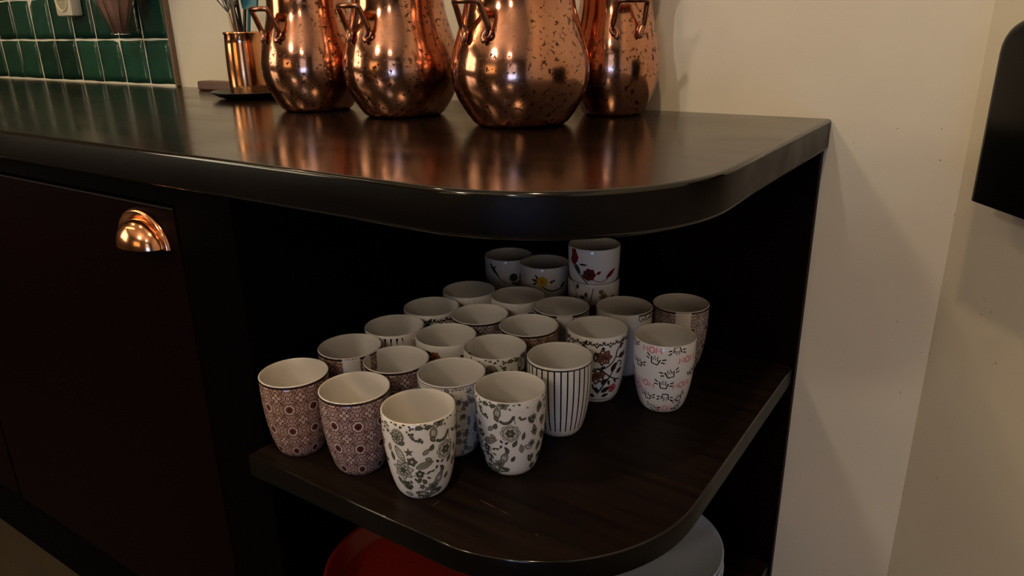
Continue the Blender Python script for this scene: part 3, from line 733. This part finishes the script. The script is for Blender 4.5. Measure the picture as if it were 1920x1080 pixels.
# short cups, stacked at the back
CUP_H, CUP_R, CUP_S = 0.066, 0.0405, 0.0545
cupmesh = cup_mesh(CPROF, CUP_R, CUP_H, 'white_glaze', 0.0022); cupmesh.name = 'cup'
def cup(x, y, lvl, style, label, turn=0):
    o = link('cup', cupmesh, None, (x, y, ZS + lvl), face(x, y) + turn); tag(o, label, 'cup', 'short cups stacked at the back of the shelf')
    p_ = Print(CPROF, CUP_R, CUP_H); p_.dt = {'sprig': .013, 'yellow': .018, 'roses': .006, 'briar': .010}.get(style, 0)
    if style == 'sprig':
        for r_ in (0, PI*CUP_R):
            p_.rot = r_
            p_.leaf(-.036, .046, .030, .006, -48, 'ink_leaf', 0); p_.leaf(-.031, .034, .013, .004, 45, 'ink_leaf', 0); p_.curve([(-.034, .05), (-.020, .026), (-.004, .012)], .0012, 'ink_leaf', 1)
            p_.disc(.008, .024, .0072, 'ink_leaf', 0); p_.leaf(.020, .018, .020, .006, 80, 'ink_leaf', 0); p_.leaf(.004, .015, .016, .005, -20, 'ink_leaf', 0); p_.leaf(.012, .012, .012, .005, 30, 'ink_sage', 0)
        p_.rot = 0
    elif style == 'yellow':
        for r_ in (0, PI*CUP_R):
            p_.rot = r_
            p_.flower(-.004, .026, .0095, 9, 'ink_yellow', 'ink_yellow', 'ink_orange', 1, 0, 1.5); p_.leaf(-.010, .026, .013, .005, 165, 'ink_leaf', 0); p_.leaf(-.010, .028, .012, .004, 120, 'ink_leaf', 0); p_.leaf(-.012, .024, .010, .004, 205, 'ink_leaf', 0)
            p_.disc(.011, .025, .0026, 'ink_brown', 0); p_.disc(.015, .027, .0022, 'ink_brown', 0); p_.curve([(-.004, .018), (.010, .010), (.030, .012)], .0022, 'ink_leaf', 0); p_.leaf(.028, .013, .014, .006, 40, 'ink_leaf', 0)
        p_.rot = 0
    elif style == 'roses':
        for r_ in (0, TAU*CUP_R/2.2):
            p_.rot = r_
            p_.fan([(-.034+.0088*(1-.35*math.sin(i*1.4))*math.cos(TAU*i/12), .047+.0135*math.sin(TAU*i/12)) for i in range(12)], 'ink_red', 0); p_.leaf(-.024, .036, .015, .0035, 2, 'ink_dark', 0)
            p_.leaf(-.032, .036, .018, .006, -55, 'ink_leaf', 0, 'ink_dark'); p_.curve([(-.036, .034), (-.024, .020), (-.010, .006)], .0022, 'ink_dark', 1); p_.leaf(-.020, .022, .014, .005, -50, 'ink_leaf', 0)
            p_.flower(-.007, .021, .0105, 7, 'ink_red', 'ink_dark', 'ink_dark', 1, 0, 1.6); p_.leaf(.004, .022, .009, .005, 30, 'ink_red', 0); p_.leaf(.020, .014, .024, .0075, 40, 'ink_red', 0)
            p_.curve([(0, .012), (.012, .009), (.024, .014)], .0014, 'ink_rust', 1)
        p_.rot = 0
    elif style == 'briar':
        for r_ in (0, TAU*CUP_R/2.1):
            p_.rot = r_
            p_.curve([(-.008, .012), (-.004, .030), (0, .050)], .0014, 'ink_green', 0)
            p_.curve([(-.034, .020), (-.028, .035), (-.034, .055)], .0012, 'ink_green', 0)
            for x, t, g in ((-.028, .046, 70), (-.022, .036, -20), (-.030, .034, -80), (-.012, .034, 85), (.008, .042, 20), (.030, .028, 60), (.034, .022, 20), (.024, .020, -50)): p_.leaf(x, t, .010, .0058, g, 'ink_slate', 0)
            p_.flower(.016, .036, .0070, 6, 'ink_sage', 'ink_green', 'ink_rust', 1); p_.flower(.012, .044, .004, 5, 'ink_pink', 'ink_rust', 'ink_rust', 0); p_.flower(0, .014, .0092, 7, 'ink_orange', 'ink_rust', 'ink_yellow', 1, 0, 1.3)
            for x in (-.006, .006, .012): p_.disc(x, .022, .0012, 'ink_dark', 2, 7)
        p_.rot = 0
    if p_.f: p_.build('print', o)
cup(-0.4685, -0.106, 0, 'plain', 'plain white cup at the bottom under the green-sprig cup')
cup(-0.4685, -0.106, 0.064, 'sprig', 'white short cup with a dark green sprig and leaf, rearmost left')
cup(-0.394, -0.110, 0, 'plain', 'plain white cup at the bottom under the yellow-flower cup')
cup(-0.394, -0.110, 0.064, 'yellow', 'white short cup with a yellow flower')
cup(-0.302, -0.112, 0, 'plain', 'plain white cup at the bottom of the rose cup stack')
cup(-0.302, -0.112, CUP_S, 'briar', 'white cup with small roses and an orange flower, under the red-rose cup')
cup(-0.302, -0.112, CUP_S*2, 'roses', 'white cup with dark red roses on top of the stack')

# ------------------------------------------------------------------ plates and bowl on the bottom shelf
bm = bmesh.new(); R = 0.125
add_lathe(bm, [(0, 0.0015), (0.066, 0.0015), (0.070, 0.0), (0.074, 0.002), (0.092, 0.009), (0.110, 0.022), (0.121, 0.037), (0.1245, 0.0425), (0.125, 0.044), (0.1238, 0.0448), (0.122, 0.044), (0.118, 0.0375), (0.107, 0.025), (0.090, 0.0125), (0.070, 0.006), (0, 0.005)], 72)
bmesh.ops.recalc_face_normals(bm, faces=bm.faces[:]); pm = bpy.data.meshes.new('plate'); bm.to_mesh(pm); bm.free(); pm.materials.append(MATS['plate_glaze_light_tint'])
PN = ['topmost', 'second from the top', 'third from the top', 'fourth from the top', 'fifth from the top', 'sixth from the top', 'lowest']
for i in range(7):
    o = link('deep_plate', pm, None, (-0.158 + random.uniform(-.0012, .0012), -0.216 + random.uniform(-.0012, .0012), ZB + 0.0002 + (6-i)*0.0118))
    tag(o, 'white deep plate tinted with blue light, ' + PN[i] + ' in the stack under the mug shelf', 'plate', 'white deep plates tinted with blue light, stacked on the bottom shelf')
bm = bmesh.new()
add_lathe(bm, [(0, 0.002), (0.060, 0.002), (0.064, 0), (0.068, 0.003), (0.095, 0.030), (0.115, 0.075), (0.127, 0.125), (0.130, 0.150), (0.133, 0.153), (0.134, 0.1555), (0.131, 0.1565), (0.127, 0.153), (0.122, 0.128), (0.110, 0.118), (0.05, 0.115), (0, 0.115)], 72)
rb = finish('serving_bowl', bm, 'red_glaze', None, (-0.374, -0.474, ZB + 0.0002), smooth=True); tag(rb, 'round red dish under the front of the mug shelf', 'bowl')

# ------------------------------------------------------------------ copper pots
POT = [(0.0, 0.62), (0.004, 0.69), (0.012, 0.76), (0.024, 0.845), (0.038, 0.925), (0.054, 0.982), (0.070, 1.0), (0.085, 0.988), (0.100, 0.953), (0.115, 0.903), (0.130, 0.850), (0.144, 0.806), (0.156, 0.780), (0.170, 0.764), (0.188, 0.758), (0.205, 0.768), (0.220, 0.800), (0.233, 0.85)]
def pot_r(z):
    for (a, ra), (b_, rb_) in zip(POT, POT[1:]):
        if a <= z <= b_: return ra + (rb_-ra)*(z-a)/(b_-a)
    return 0.8
def copper_pot(x, y, R, az, label):
    o = link('copper_pot', None, None, (x, y, H+0.0003)); tag(o, label, 'pot', 'bulbous copper pots on the worktop')
    bm = bmesh.new(); sm = [(p_.y, p_.x) for p_ in smooth_path([(z, r, 0) for z, r in POT], 4)]
    out = [(0, 0.001)] + [(r*R, max(z, 0)) for r, z in sm]
    rim = [(out[-1][0]+0.0022, 0.2345), (out[-1][0]+0.002, 0.2365), (out[-1][0]-0.001, 0.2365)]
    inn = [(r*R-0.0022, max(z, 0.004)) for r, z in reversed(sm)] + [(0, 0.004)]
    add_lathe(bm, out + rim + inn, 96)
    finish('body', bm, 'aged_copper', o, smooth=True)
    for s_ in (0,):
        bm = bmesh.new(); A = az + s_; n = Vector((math.cos(A), math.sin(A), 0)); tq = Vector((-math.sin(A), math.cos(A), 0)); z0 = 0.121
        hw = 0.0225
        def Q(t, z, out_):
            rr = pot_r(z)*R; ang = t/rr
            return n*(rr*math.cos(ang)+out_) + tq*(rr*math.sin(ang)) + Vector((0, 0, z))
        pts = []
        for sg in (-1, 1):
            end = [Q(sg*(hw-0.004), z0-0.012, 0.0045), Q(sg*(hw-0.007), z0-0.006, 0.0055), Q(sg*(hw-0.003), z0+0.002, 0.006), Q(sg*hw, z0+0.006, 0.009), Q(sg*hw*0.98, z0+0.018, 0.018), Q(sg*hw*0.93, z0+0.031, 0.027)]
            top = [Q(sg*hw*0.84, z0+0.0355, 0.031), Q(sg*hw*0.3, z0+0.036, 0.032)]
            pts.append(end + top)
        path = smooth_path(pts[0] + pts[1][::-1], 4)
        add_tube(bm, path, 0.0040, 8)
        hd = finish('handle', bm, 'dark_copper', o, smooth=True)
        for sg in (-1, 1):                              # riveted eye plate
            bm = bmesh.new(); c = Q(sg*(hw-0.003), z0-0.003, 0.0015); nn = Vector((n.x, n.y, 0.35)).normalized(); uu = tq; vv = nn.cross(uu)
            ring = [c + 0.0056*(math.cos(TAU*k/18)*uu + math.sin(TAU*k/18)*vv) + nn*0.0025 for k in range(19)]
            add_tube(bm, ring, 0.0022, 6, cap=False)
            finish('eye_ring', bm, 'dark_copper', hd, smooth=True)
    return o
copper_pot(-0.768, -0.225, 0.0835, math.radians(-94), 'copper pot at the left end of the row, beside the copper utensil cup')
copper_pot(-0.578, -0.222, 0.0880, math.radians(-94), 'second copper pot from the left, between the leftmost and the largest pot')
copper_pot(-0.355, -0.235, 0.0930, math.radians(-97), 'largest copper pot, standing in front at the centre')
copper_pot(-0.294, -0.078, 0.0660, math.radians(-46), 'small copper pot against the wall, behind the largest pot on the right')

# ------------------------------------------------------------------ utensil cup and dish
UX, UY = -1.073, -0.124
dish = link('dish', None); bpy.data.objects.remove(dish)
bm = bmesh.new(); add_lathe(bm, [(0, 0.0), (0.055, 0.0), (0.070, 0.004), (0.083, 0.012), (0.085, 0.0135), (0.083, 0.0142), (0.070, 0.0085), (0.055, 0.006), (0, 0.006)], 56)
tag(finish('dish', bm, 'slate', None, (UX+0.010, UY+0.004, H+0.0002), smooth=True), 'flat black dish under the copper utensil cup', 'dish')
bm = bmesh.new(); add_box(bm, -0.085, 0.085, -0.018, 0.018, 0, 0.020, 0.004)
tag(finish('wooden_block', bm, 'brown_wood', None, (-1.262, -0.040, H+0.0002), 0.0), 'small brown wooden block against the wall behind the black dish', 'block')
CH = 0.138
bm = bmesh.new()
cp = [(0, 0.001), (0.034, 0.001), (0.0355, 0.0), (0.0372, 0.003), (0.0380, 0.02), (0.0384, 0.045), (0.0380, 0.07), (0.0370, 0.095), (0.0360, 0.112), (0.0378, 0.1145), (0.0378, 0.1172), (0.0352, 0.118), (0.0346, 0.112), (0.0368, 0.07), (0.0366, 0.02), (0.034, 0.004), (0, 0.004)]
add_lathe(bm, cp, 48)
UZ = H + 0.0062 + 0.0004
tag(finish('utensil_cup', bm, 'bright_copper', None, (UX, UY, UZ), smooth=True), 'shiny copper cup holding kitchen utensils, left of the pots', 'cup')
def utensil(name, mat, dx, dy, lx, ly, L, head, label):
    bm = bmesh.new(); b0 = Vector((dx, dy, 0.0068)); tp = Vector((dx+lx, dy+ly, L)); d = (tp-b0).normalized()
    add_tube(bm, [b0, b0.lerp(tp, 0.5), tp], 0.0032, 8)
    side = d.cross(Vector((0, 1, 0))).normalized(); oth = d.cross(side)
    if head == 'whisk':
        for k in range(6):
            a = PI*k/6; u_ = side*math.cos(a) + oth*math.sin(a)
            lp = [tp, tp + d*0.03 + u_*0.016, tp + d*0.07 + u_*0.027, tp + d*0.10 + u_*0.022, tp + d*0.115, tp + d*0.10 - u_*0.022, tp + d*0.07 - u_*0.027, tp + d*0.03 - u_*0.016, tp]
            add_tube(bm, smooth_path(lp, 4), 0.0009, 5)
    else:
        ww, hh = {'spoon': (0.024, 0.07), 'spatula': (0.028, 0.085), 'fork': (0.020, 0.07)}[head]; n = 12
        pts = []
        for i in range(n):
            a = TAU*i/n; s_ = math.sin(a); c_ = math.cos(a)
            if head == 'spatula': s_ = max(-.82, min(.82, s_*1.3)); c_ = max(-.9, min(.9, c_*1.2))
            pts.append((s_*ww, hh/2*(1-c_)))
        va = [bm.verts.new(tp + side*x + d*(z-0.006) + oth*0.0022) for x, z in pts]; vb = [bm.verts.new(tp + side*x + d*(z-0.006) - oth*0.0022) for x, z in pts]
        if head == 'spoon':
            ca = bm.verts.new(tp + d*(hh/2) - oth*0.006); cb = bm.verts.new(tp + d*(hh/2) - oth*0.010)
            for i in range(n): bm.faces.new((va[i], va[(i+1) % n], ca)); bm.faces.new((vb[(i+1) % n], vb[i], cb))
        else: bm.faces.new(va); bm.faces.new(vb[::-1])
        for i in range(n): bm.faces.new((va[i], vb[i], vb[(i+1) % n], va[(i+1) % n]))
    tag(finish(name, bm, mat, None, (UX, UY, UZ), smooth=True, angle=40), label, 'utensil', 'utensils standing in the copper cup')
utensil('serving_spoon', 'black_nylon', 0.012, 0.008, -0.030, -0.010, 0.165, 'spoon', 'black spoon leaning left in the copper cup')
utensil('ladle', 'black_nylon', -0.008, -0.010, 0.022, 0.016, 0.185, 'spoon', 'black spoon in the middle of the copper cup')
utensil('whisk', 'steel', 0.010, -0.006, -0.022, -0.012, 0.152, 'whisk', 'steel wire whisk in the copper cup')
utensil('slotted_turner', 'black_nylon', -0.010, 0.012, 0.000, -0.010, 0.200, 'fork', 'black slim turner at the back of the copper cup')
utensil('tongs', 'steel', -0.014, 0.004, 0.014, -0.022, 0.170, 'fork', 'steel serving utensil at the front of the copper cup')
utensil('spatula', 'teal_silicone', -0.006, -0.002, 0.034, 0.002, 0.158, 'spatula', 'teal spatula leaning right in the copper cup')

# ------------------------------------------------------------------ things on the tiled wall
so = link('wall_socket', None, None, (-1.900, -0.0105, H+0.168)); tag(so, 'cream plastic wall socket on the green tiles', 'socket')
bm = bmesh.new(); add_box(bm, -0.040, 0.040, -0.030, 0.0, 0.0, 0.16, 0.006); finish('housing', bm, 'cream_plastic', so, smooth=True, angle=30)
for k in (0, 1):
    bm = bmesh.new(); n = 24
    def disk(r, y_): return [bm.verts.new((r*math.cos(TAU*i/n), y_, 0.041 + 0.078*k + r*math.sin(TAU*i/n))) for i in range(n)]
    prev = None
    for r, y_ in ((0.031, -0.0302), (0.0295, -0.0335), (0.027, -0.0335), (0.026, -0.0306)):
        cur = disk(r, y_)
        if prev:
            for i in range(n): bm.faces.new((prev[i], prev[(i+1) % n], cur[(i+1) % n], cur[i])).smooth = True
        prev = cur
    bm.faces.new(prev)
    sk = finish('socket_well', bm, 'cream_plastic', so)
    bm = bmesh.new(); c = [bm.verts.new((0.0255*math.cos(TAU*i/n), -0.0309, 0.041 + 0.078*k + 0.0255*math.sin(TAU*i/n))) for i in range(n)]; bm.faces.new(c); finish('well_face', bm, 'socket_recess', sk)
    bm = bmesh.new()
    for sx in (-0.0095, 0.0095): add_tube(bm, [(sx, -0.0308, 0.041 + 0.078*k), (sx, -0.0316, 0.041 + 0.078*k)], 0.0025, 10)
    finish('pin_hole', bm, 'black_nylon', sk)
BX, BY, BZ = -1.590, -0.075, H + 0.122
bk = link('hanging_basket', None, None, (BX, BY, BZ)); tag(bk, 'brown pleated cone basket with metal wires hanging on the green tiles', 'basket')
bm = bmesh.new(); seg = 48
def cone(rb_, rt, z0, z1, pl, flip=False):
    rows = []
    for j in range(5):
        t = j/4; r = rb_ + (rt-rb_)*t
        rows.append([bm.verts.new(((r + pl*t*(1 if i % 4 < 2 else -1))*math.cos(TAU*i/seg), (r*0.62 + pl*t*(1 if i % 4 < 2 else -1))*math.sin(TAU*i/seg), z0+(z1-z0)*t)) for i in range(seg)])
    for j in range(4):
        for i in range(seg): bm.faces.new((rows[j][i], rows[j][(i+1) % seg], rows[j+1][(i+1) % seg], rows[j+1][i])).smooth = True
    return rows
rows = cone(0.022, 0.105, 0.004, 0.20, 0.003); bm.faces.new(rows[0][::-1])
finish('pleated_body', bm, 'brown_gauze', bk)
for k in range(8):
    a = TAU*k/8 + 0.2; bm = bmesh.new()
    add_tube(bm, [(0.026*math.cos(a), 0.026*0.62*math.sin(a), 0.0), (0.068*math.cos(a), 0.068*0.62*math.sin(a), 0.10), (0.111*math.cos(a), 0.111*0.62*math.sin(a), 0.20)], 0.0013, 6)
    finish('wire_rib', bm, 'steel', bk, smooth=True)
for r, z in ((0.026, 0.0), (0.111, 0.20)):
    bm = bmesh.new(); add_tube(bm, [(r*math.cos(TAU*i/32), r*0.62*math.sin(TAU*i/32), z) for i in range(33)], 0.0017, 6, cap=False); finish('wire_ring', bm, 'steel', bk, smooth=True)
bm = bmesh.new(); add_tube(bm, smooth_path([(-0.105, 0.02, 0.2), (-0.05, 0.055, 0.29), (0, 0.0615, 0.32), (0.05, 0.055, 0.29), (0.105, 0.02, 0.2)], 6), 0.0016, 6); finish('hanger', bm, 'steel', bk, smooth=True)

# ------------------------------------------------------------------ black box on the angled wall
bx = bmesh.new()
add_box(bx, -0.13, 0.13, -0.06, -0.0005, 0.0, 0.195)
for e in bx.edges[:]: pass
fr = [e for e in bx.edges if all(v_.co.y < -0.05 for v_ in e.verts) and not all(v_.co.z < 0.01 for v_ in e.verts)] 
vt = [e for e in bx.edges if abs(e.verts[0].co.y - e.verts[1].co.y) > 0.02 and all(v_.co.z > 0.1 for v_ in e.verts)]
bmesh.ops.bevel(bx, geom=vt, offset=0.035, segments=6, affect='EDGES', profile=0.5)
fr = [e for e in bx.edges if all(v_.co.y < -0.055 for v_ in e.verts) and not all(v_.co.z < 0.005 for v_ in e.verts)]
bmesh.ops.bevel(bx, geom=fr, offset=0.014, segments=4, affect='EDGES', profile=0.5)
wb = finish('wall_box', bx, 'black_gloss', None, None, 0, smooth=True, angle=35)
pos = Vector((XC, 0, 0)) + DB*(0.104+0.13)
wb.location = (pos.x, pos.y, H-0.068); wb.rotation_euler.z = math.atan2(DB.y, DB.x)
tag(wb, 'black glossy box with rounded top corners mounted on the angled cream wall', 'box')

# ------------------------------------------------------------------ unseen lamps, added for light and reflections
def downlight(x, y, label, pw):
    o = link('ceiling_spot', None, None, (x, y, ZC)); tag(o, label, 'lamp', 'ceiling spotlights')
    bm = bmesh.new(); add_lathe(bm, [(0.030, -0.002), (0.046, -0.004), (0.050, -0.0005)], 32); finish('bezel', bm, 'brass', o, smooth=True)
    bm = bmesh.new(); add_lathe(bm, [(0, -0.0015), (0.030, -0.0015)], 32); finish('lens', bm, 'lamp_lens', o)
    ld = bpy.data.lights.new('spot_light', 'SPOT'); ld.energy = pw; ld.color = WARM; ld.spot_size = math.radians(120); ld.spot_blend = 0.6; ld.shadow_soft_size = 0.035
    lo = bpy.data.objects.new('spot_light', ld); COL.objects.link(lo); lo.parent = o; lo.location = (0, 0, -0.02)
downlight(0.16, -1.25, 'ceiling spotlight above the open shelf', DOWN_W)
downlight(-1.30, -1.10, 'ceiling spotlight above the maroon cabinet', DOWN_W*0.3)
downlight(-2.50, -1.10, 'ceiling spotlight above the tiled wall', DOWN_W*0.5)
def wall_fill_spot(x, y, z, tgt, pw, deg, label):  # unseen spotlight, added to brighten the upper wall with neutral light
    o = link('wall_fill_spot', None, None, (x, y, z)); tag(o, label, 'lamp')
    d = (Vector(tgt) - Vector((x, y, z))).normalized(); q = d.to_track_quat('-Z', 'Y')
    bm = bmesh.new(); add_lathe(bm, [(0, 0.11), (0.030, 0.11), (0.034, 0.105), (0.034, 0.0), (0.031, 0.0), (0.030, 0.09), (0, 0.09)], 28)
    h = finish('spot_head', bm, 'black_nylon', o, smooth=True); h.rotation_euler = q.to_euler()
    bm = bmesh.new(); add_tube(bm, [(-d.x*0.055, -d.y*0.055, -d.z*0.055), (-d.x*0.055, -d.y*0.055, ZC-z-0.001)], 0.006, 8); finish('stem', bm, 'black_nylon', o)
    ld = bpy.data.lights.new('wall_fill_light', 'SPOT'); ld.energy = pw; ld.color = (1.0, 0.95, 0.90); ld.spot_size = math.radians(deg); ld.spot_blend = 0.18; ld.shadow_soft_size = 0.025
    lo = bpy.data.objects.new('wall_fill_light', ld); COL.objects.link(lo); lo.parent = o; lo.rotation_euler = q.to_euler(); lo.location = d*0.01
wall_fill_spot(-0.4, -1.7, 2.42, (-0.6, 0, 2.12), 30.0, 80, 'added black fill spotlight aimed at the wall above the worktop')
def pendant(x, y, z, label, r=0.04):
    o = link('pendant_lamp', None, None, (x, y, z)); tag(o, label, 'lamp', 'pendant lamps at the far end of the room')
    bm = bmesh.new(); bmesh.ops.create_uvsphere(bm, u_segments=20, v_segments=12, radius=r); finish('bulb', bm, 'lamp_bulb', o, smooth=True)
    bm = bmesh.new(); add_lathe(bm, [(0.014, r*0.9), (0.016, r+0.03), (0.012, r+0.05), (0.003, r+0.055)], 20); finish('lamp_holder', bm, 'brass', o, smooth=True)
    bm = bmesh.new(); add_tube(bm, [(0, 0, r+0.05), (0, 0, ZC-z-0.001)], 0.003, 6); finish('cord', bm, 'black_nylon', o)
pendant(0.40, -2.9, 2.12, 'bare-bulb pendant lamp nearest the added glazed door', 0.07)
pendant(-0.85, -2.7, 2.05, 'bare-bulb pendant lamp at the far left of the room', 0.10)

def light_bar(x0, x1, y, z, label):
    o = link('light_bar', None, None, ((x0+x1)/2, y, z)); tag(o, label, 'lamp')
    L = (x1-x0)/2
    bm = bmesh.new(); add_box(bm, -L, L, -0.03, 0.03, 0.002, 0.05, 0.004); finish('housing', bm, 'black_nylon', o)
    bm = bmesh.new(); add_box(bm, -L+0.02, L-0.02, -0.022, 0.022, -0.006, 0.0015); finish('diffuser', bm, 'bar_diffuser', o)
    for sx in (-L*0.8, L*0.8):
        bm = bmesh.new(); add_tube(bm, [(sx, 0, 0.05), (sx, 0, ZC-z-0.001)], 0.002, 6); finish('cord', bm, 'black_nylon', o)
light_bar(-3.2, -1.55, -1.45, 2.0, 'long black pendant light bar above the kitchen floor on the left')

# ------------------------------------------------------------------ wear: chips on the wall corner, scratches in the shelf
plain('bare_plaster', (0.035, 0.022, 0.012), 0.9)
def chip(parent, x, y, z, r, nrm):
    bm = bmesh.new(); u_ = Vector((-nrm.y, nrm.x, 0)); n = 7; c = Vector((x, y, z)) + nrm*0.0006
    ring = [bm.verts.new(c - nrm*0.0012 + r*random.uniform(.6, 1.2)*(math.cos(TAU*i/n)*u_*0.7 + math.sin(TAU*i/n)*Vector((0, 0, 1)))) for i in range(n)]
    ct = bm.verts.new(c)
    for i in range(n): bm.faces.new((ring[i], ring[(i+1) % n], ct))
    finish('paint_chip', bm, 'bare_plaster', parent)
for z, r in ((-0.274, .0022), (-0.294, .0014), (-0.3116, .0024), (-0.3185, .0012), (-0.5293, .0018), (-0.5405, .0026), (-0.6756, .0024)):
    q = Vector((XC, 0, 0)) + DB*0.0015; chip(wall_right, q.x, q.y, H+z, r, NB)
for x, y, z, r in ((.2156, -.0693, -.1993, .0020), (.2163, -.0703, -.2201, .0022), (.2248, -.082, -.2108, .0022), (.2099, -.0615, -.4931, .0013)): chip(wall_right, x, y, H+z, r, NB)
for x, z in ((.0826, -.0085), (.1334, -.0062)): chip(wall_back, x, 0, H+z, .0016, Vector((0, -1, 0)))
plain('scratch_wood', (0.10, 0.065, 0.04), 0.7)
mug_shelf = [c for c in unit.children if c.name.startswith('shelf')][0]
for (x0, y0), (x1, y1), w_ in (((-.2142, -.5461), (-.1847, -.549), .0011), ((-.1847, -.549), (-.1681, -.5506), .0007), ((-.2493, -.5845), (-.2492, -.5707), .0010), ((-.1294, -.5627), (-.1248, -.5628), .0012)):
    d = Vector((x1-x0, y1-y0, 0)); nn = Vector((-d.y, d.x, 0)).normalized()*w_/2; bm = bmesh.new(); a, b_ = Vector((x0, y0, ZS)), Vector((x1, y1, ZS)); up = Vector((0, 0, .00025)); m_ = (a+b_)/2
    vsx = [bm.verts.new(v_) for v_ in (a, m_-nn, b_, m_+nn)]; tp = bm.verts.new(m_+up)
    for i in range(4): bm.faces.new((vsx[i], vsx[(i+1) % 4], tp))
    finish('scratch', bm, 'scratch_wood', mug_shelf)
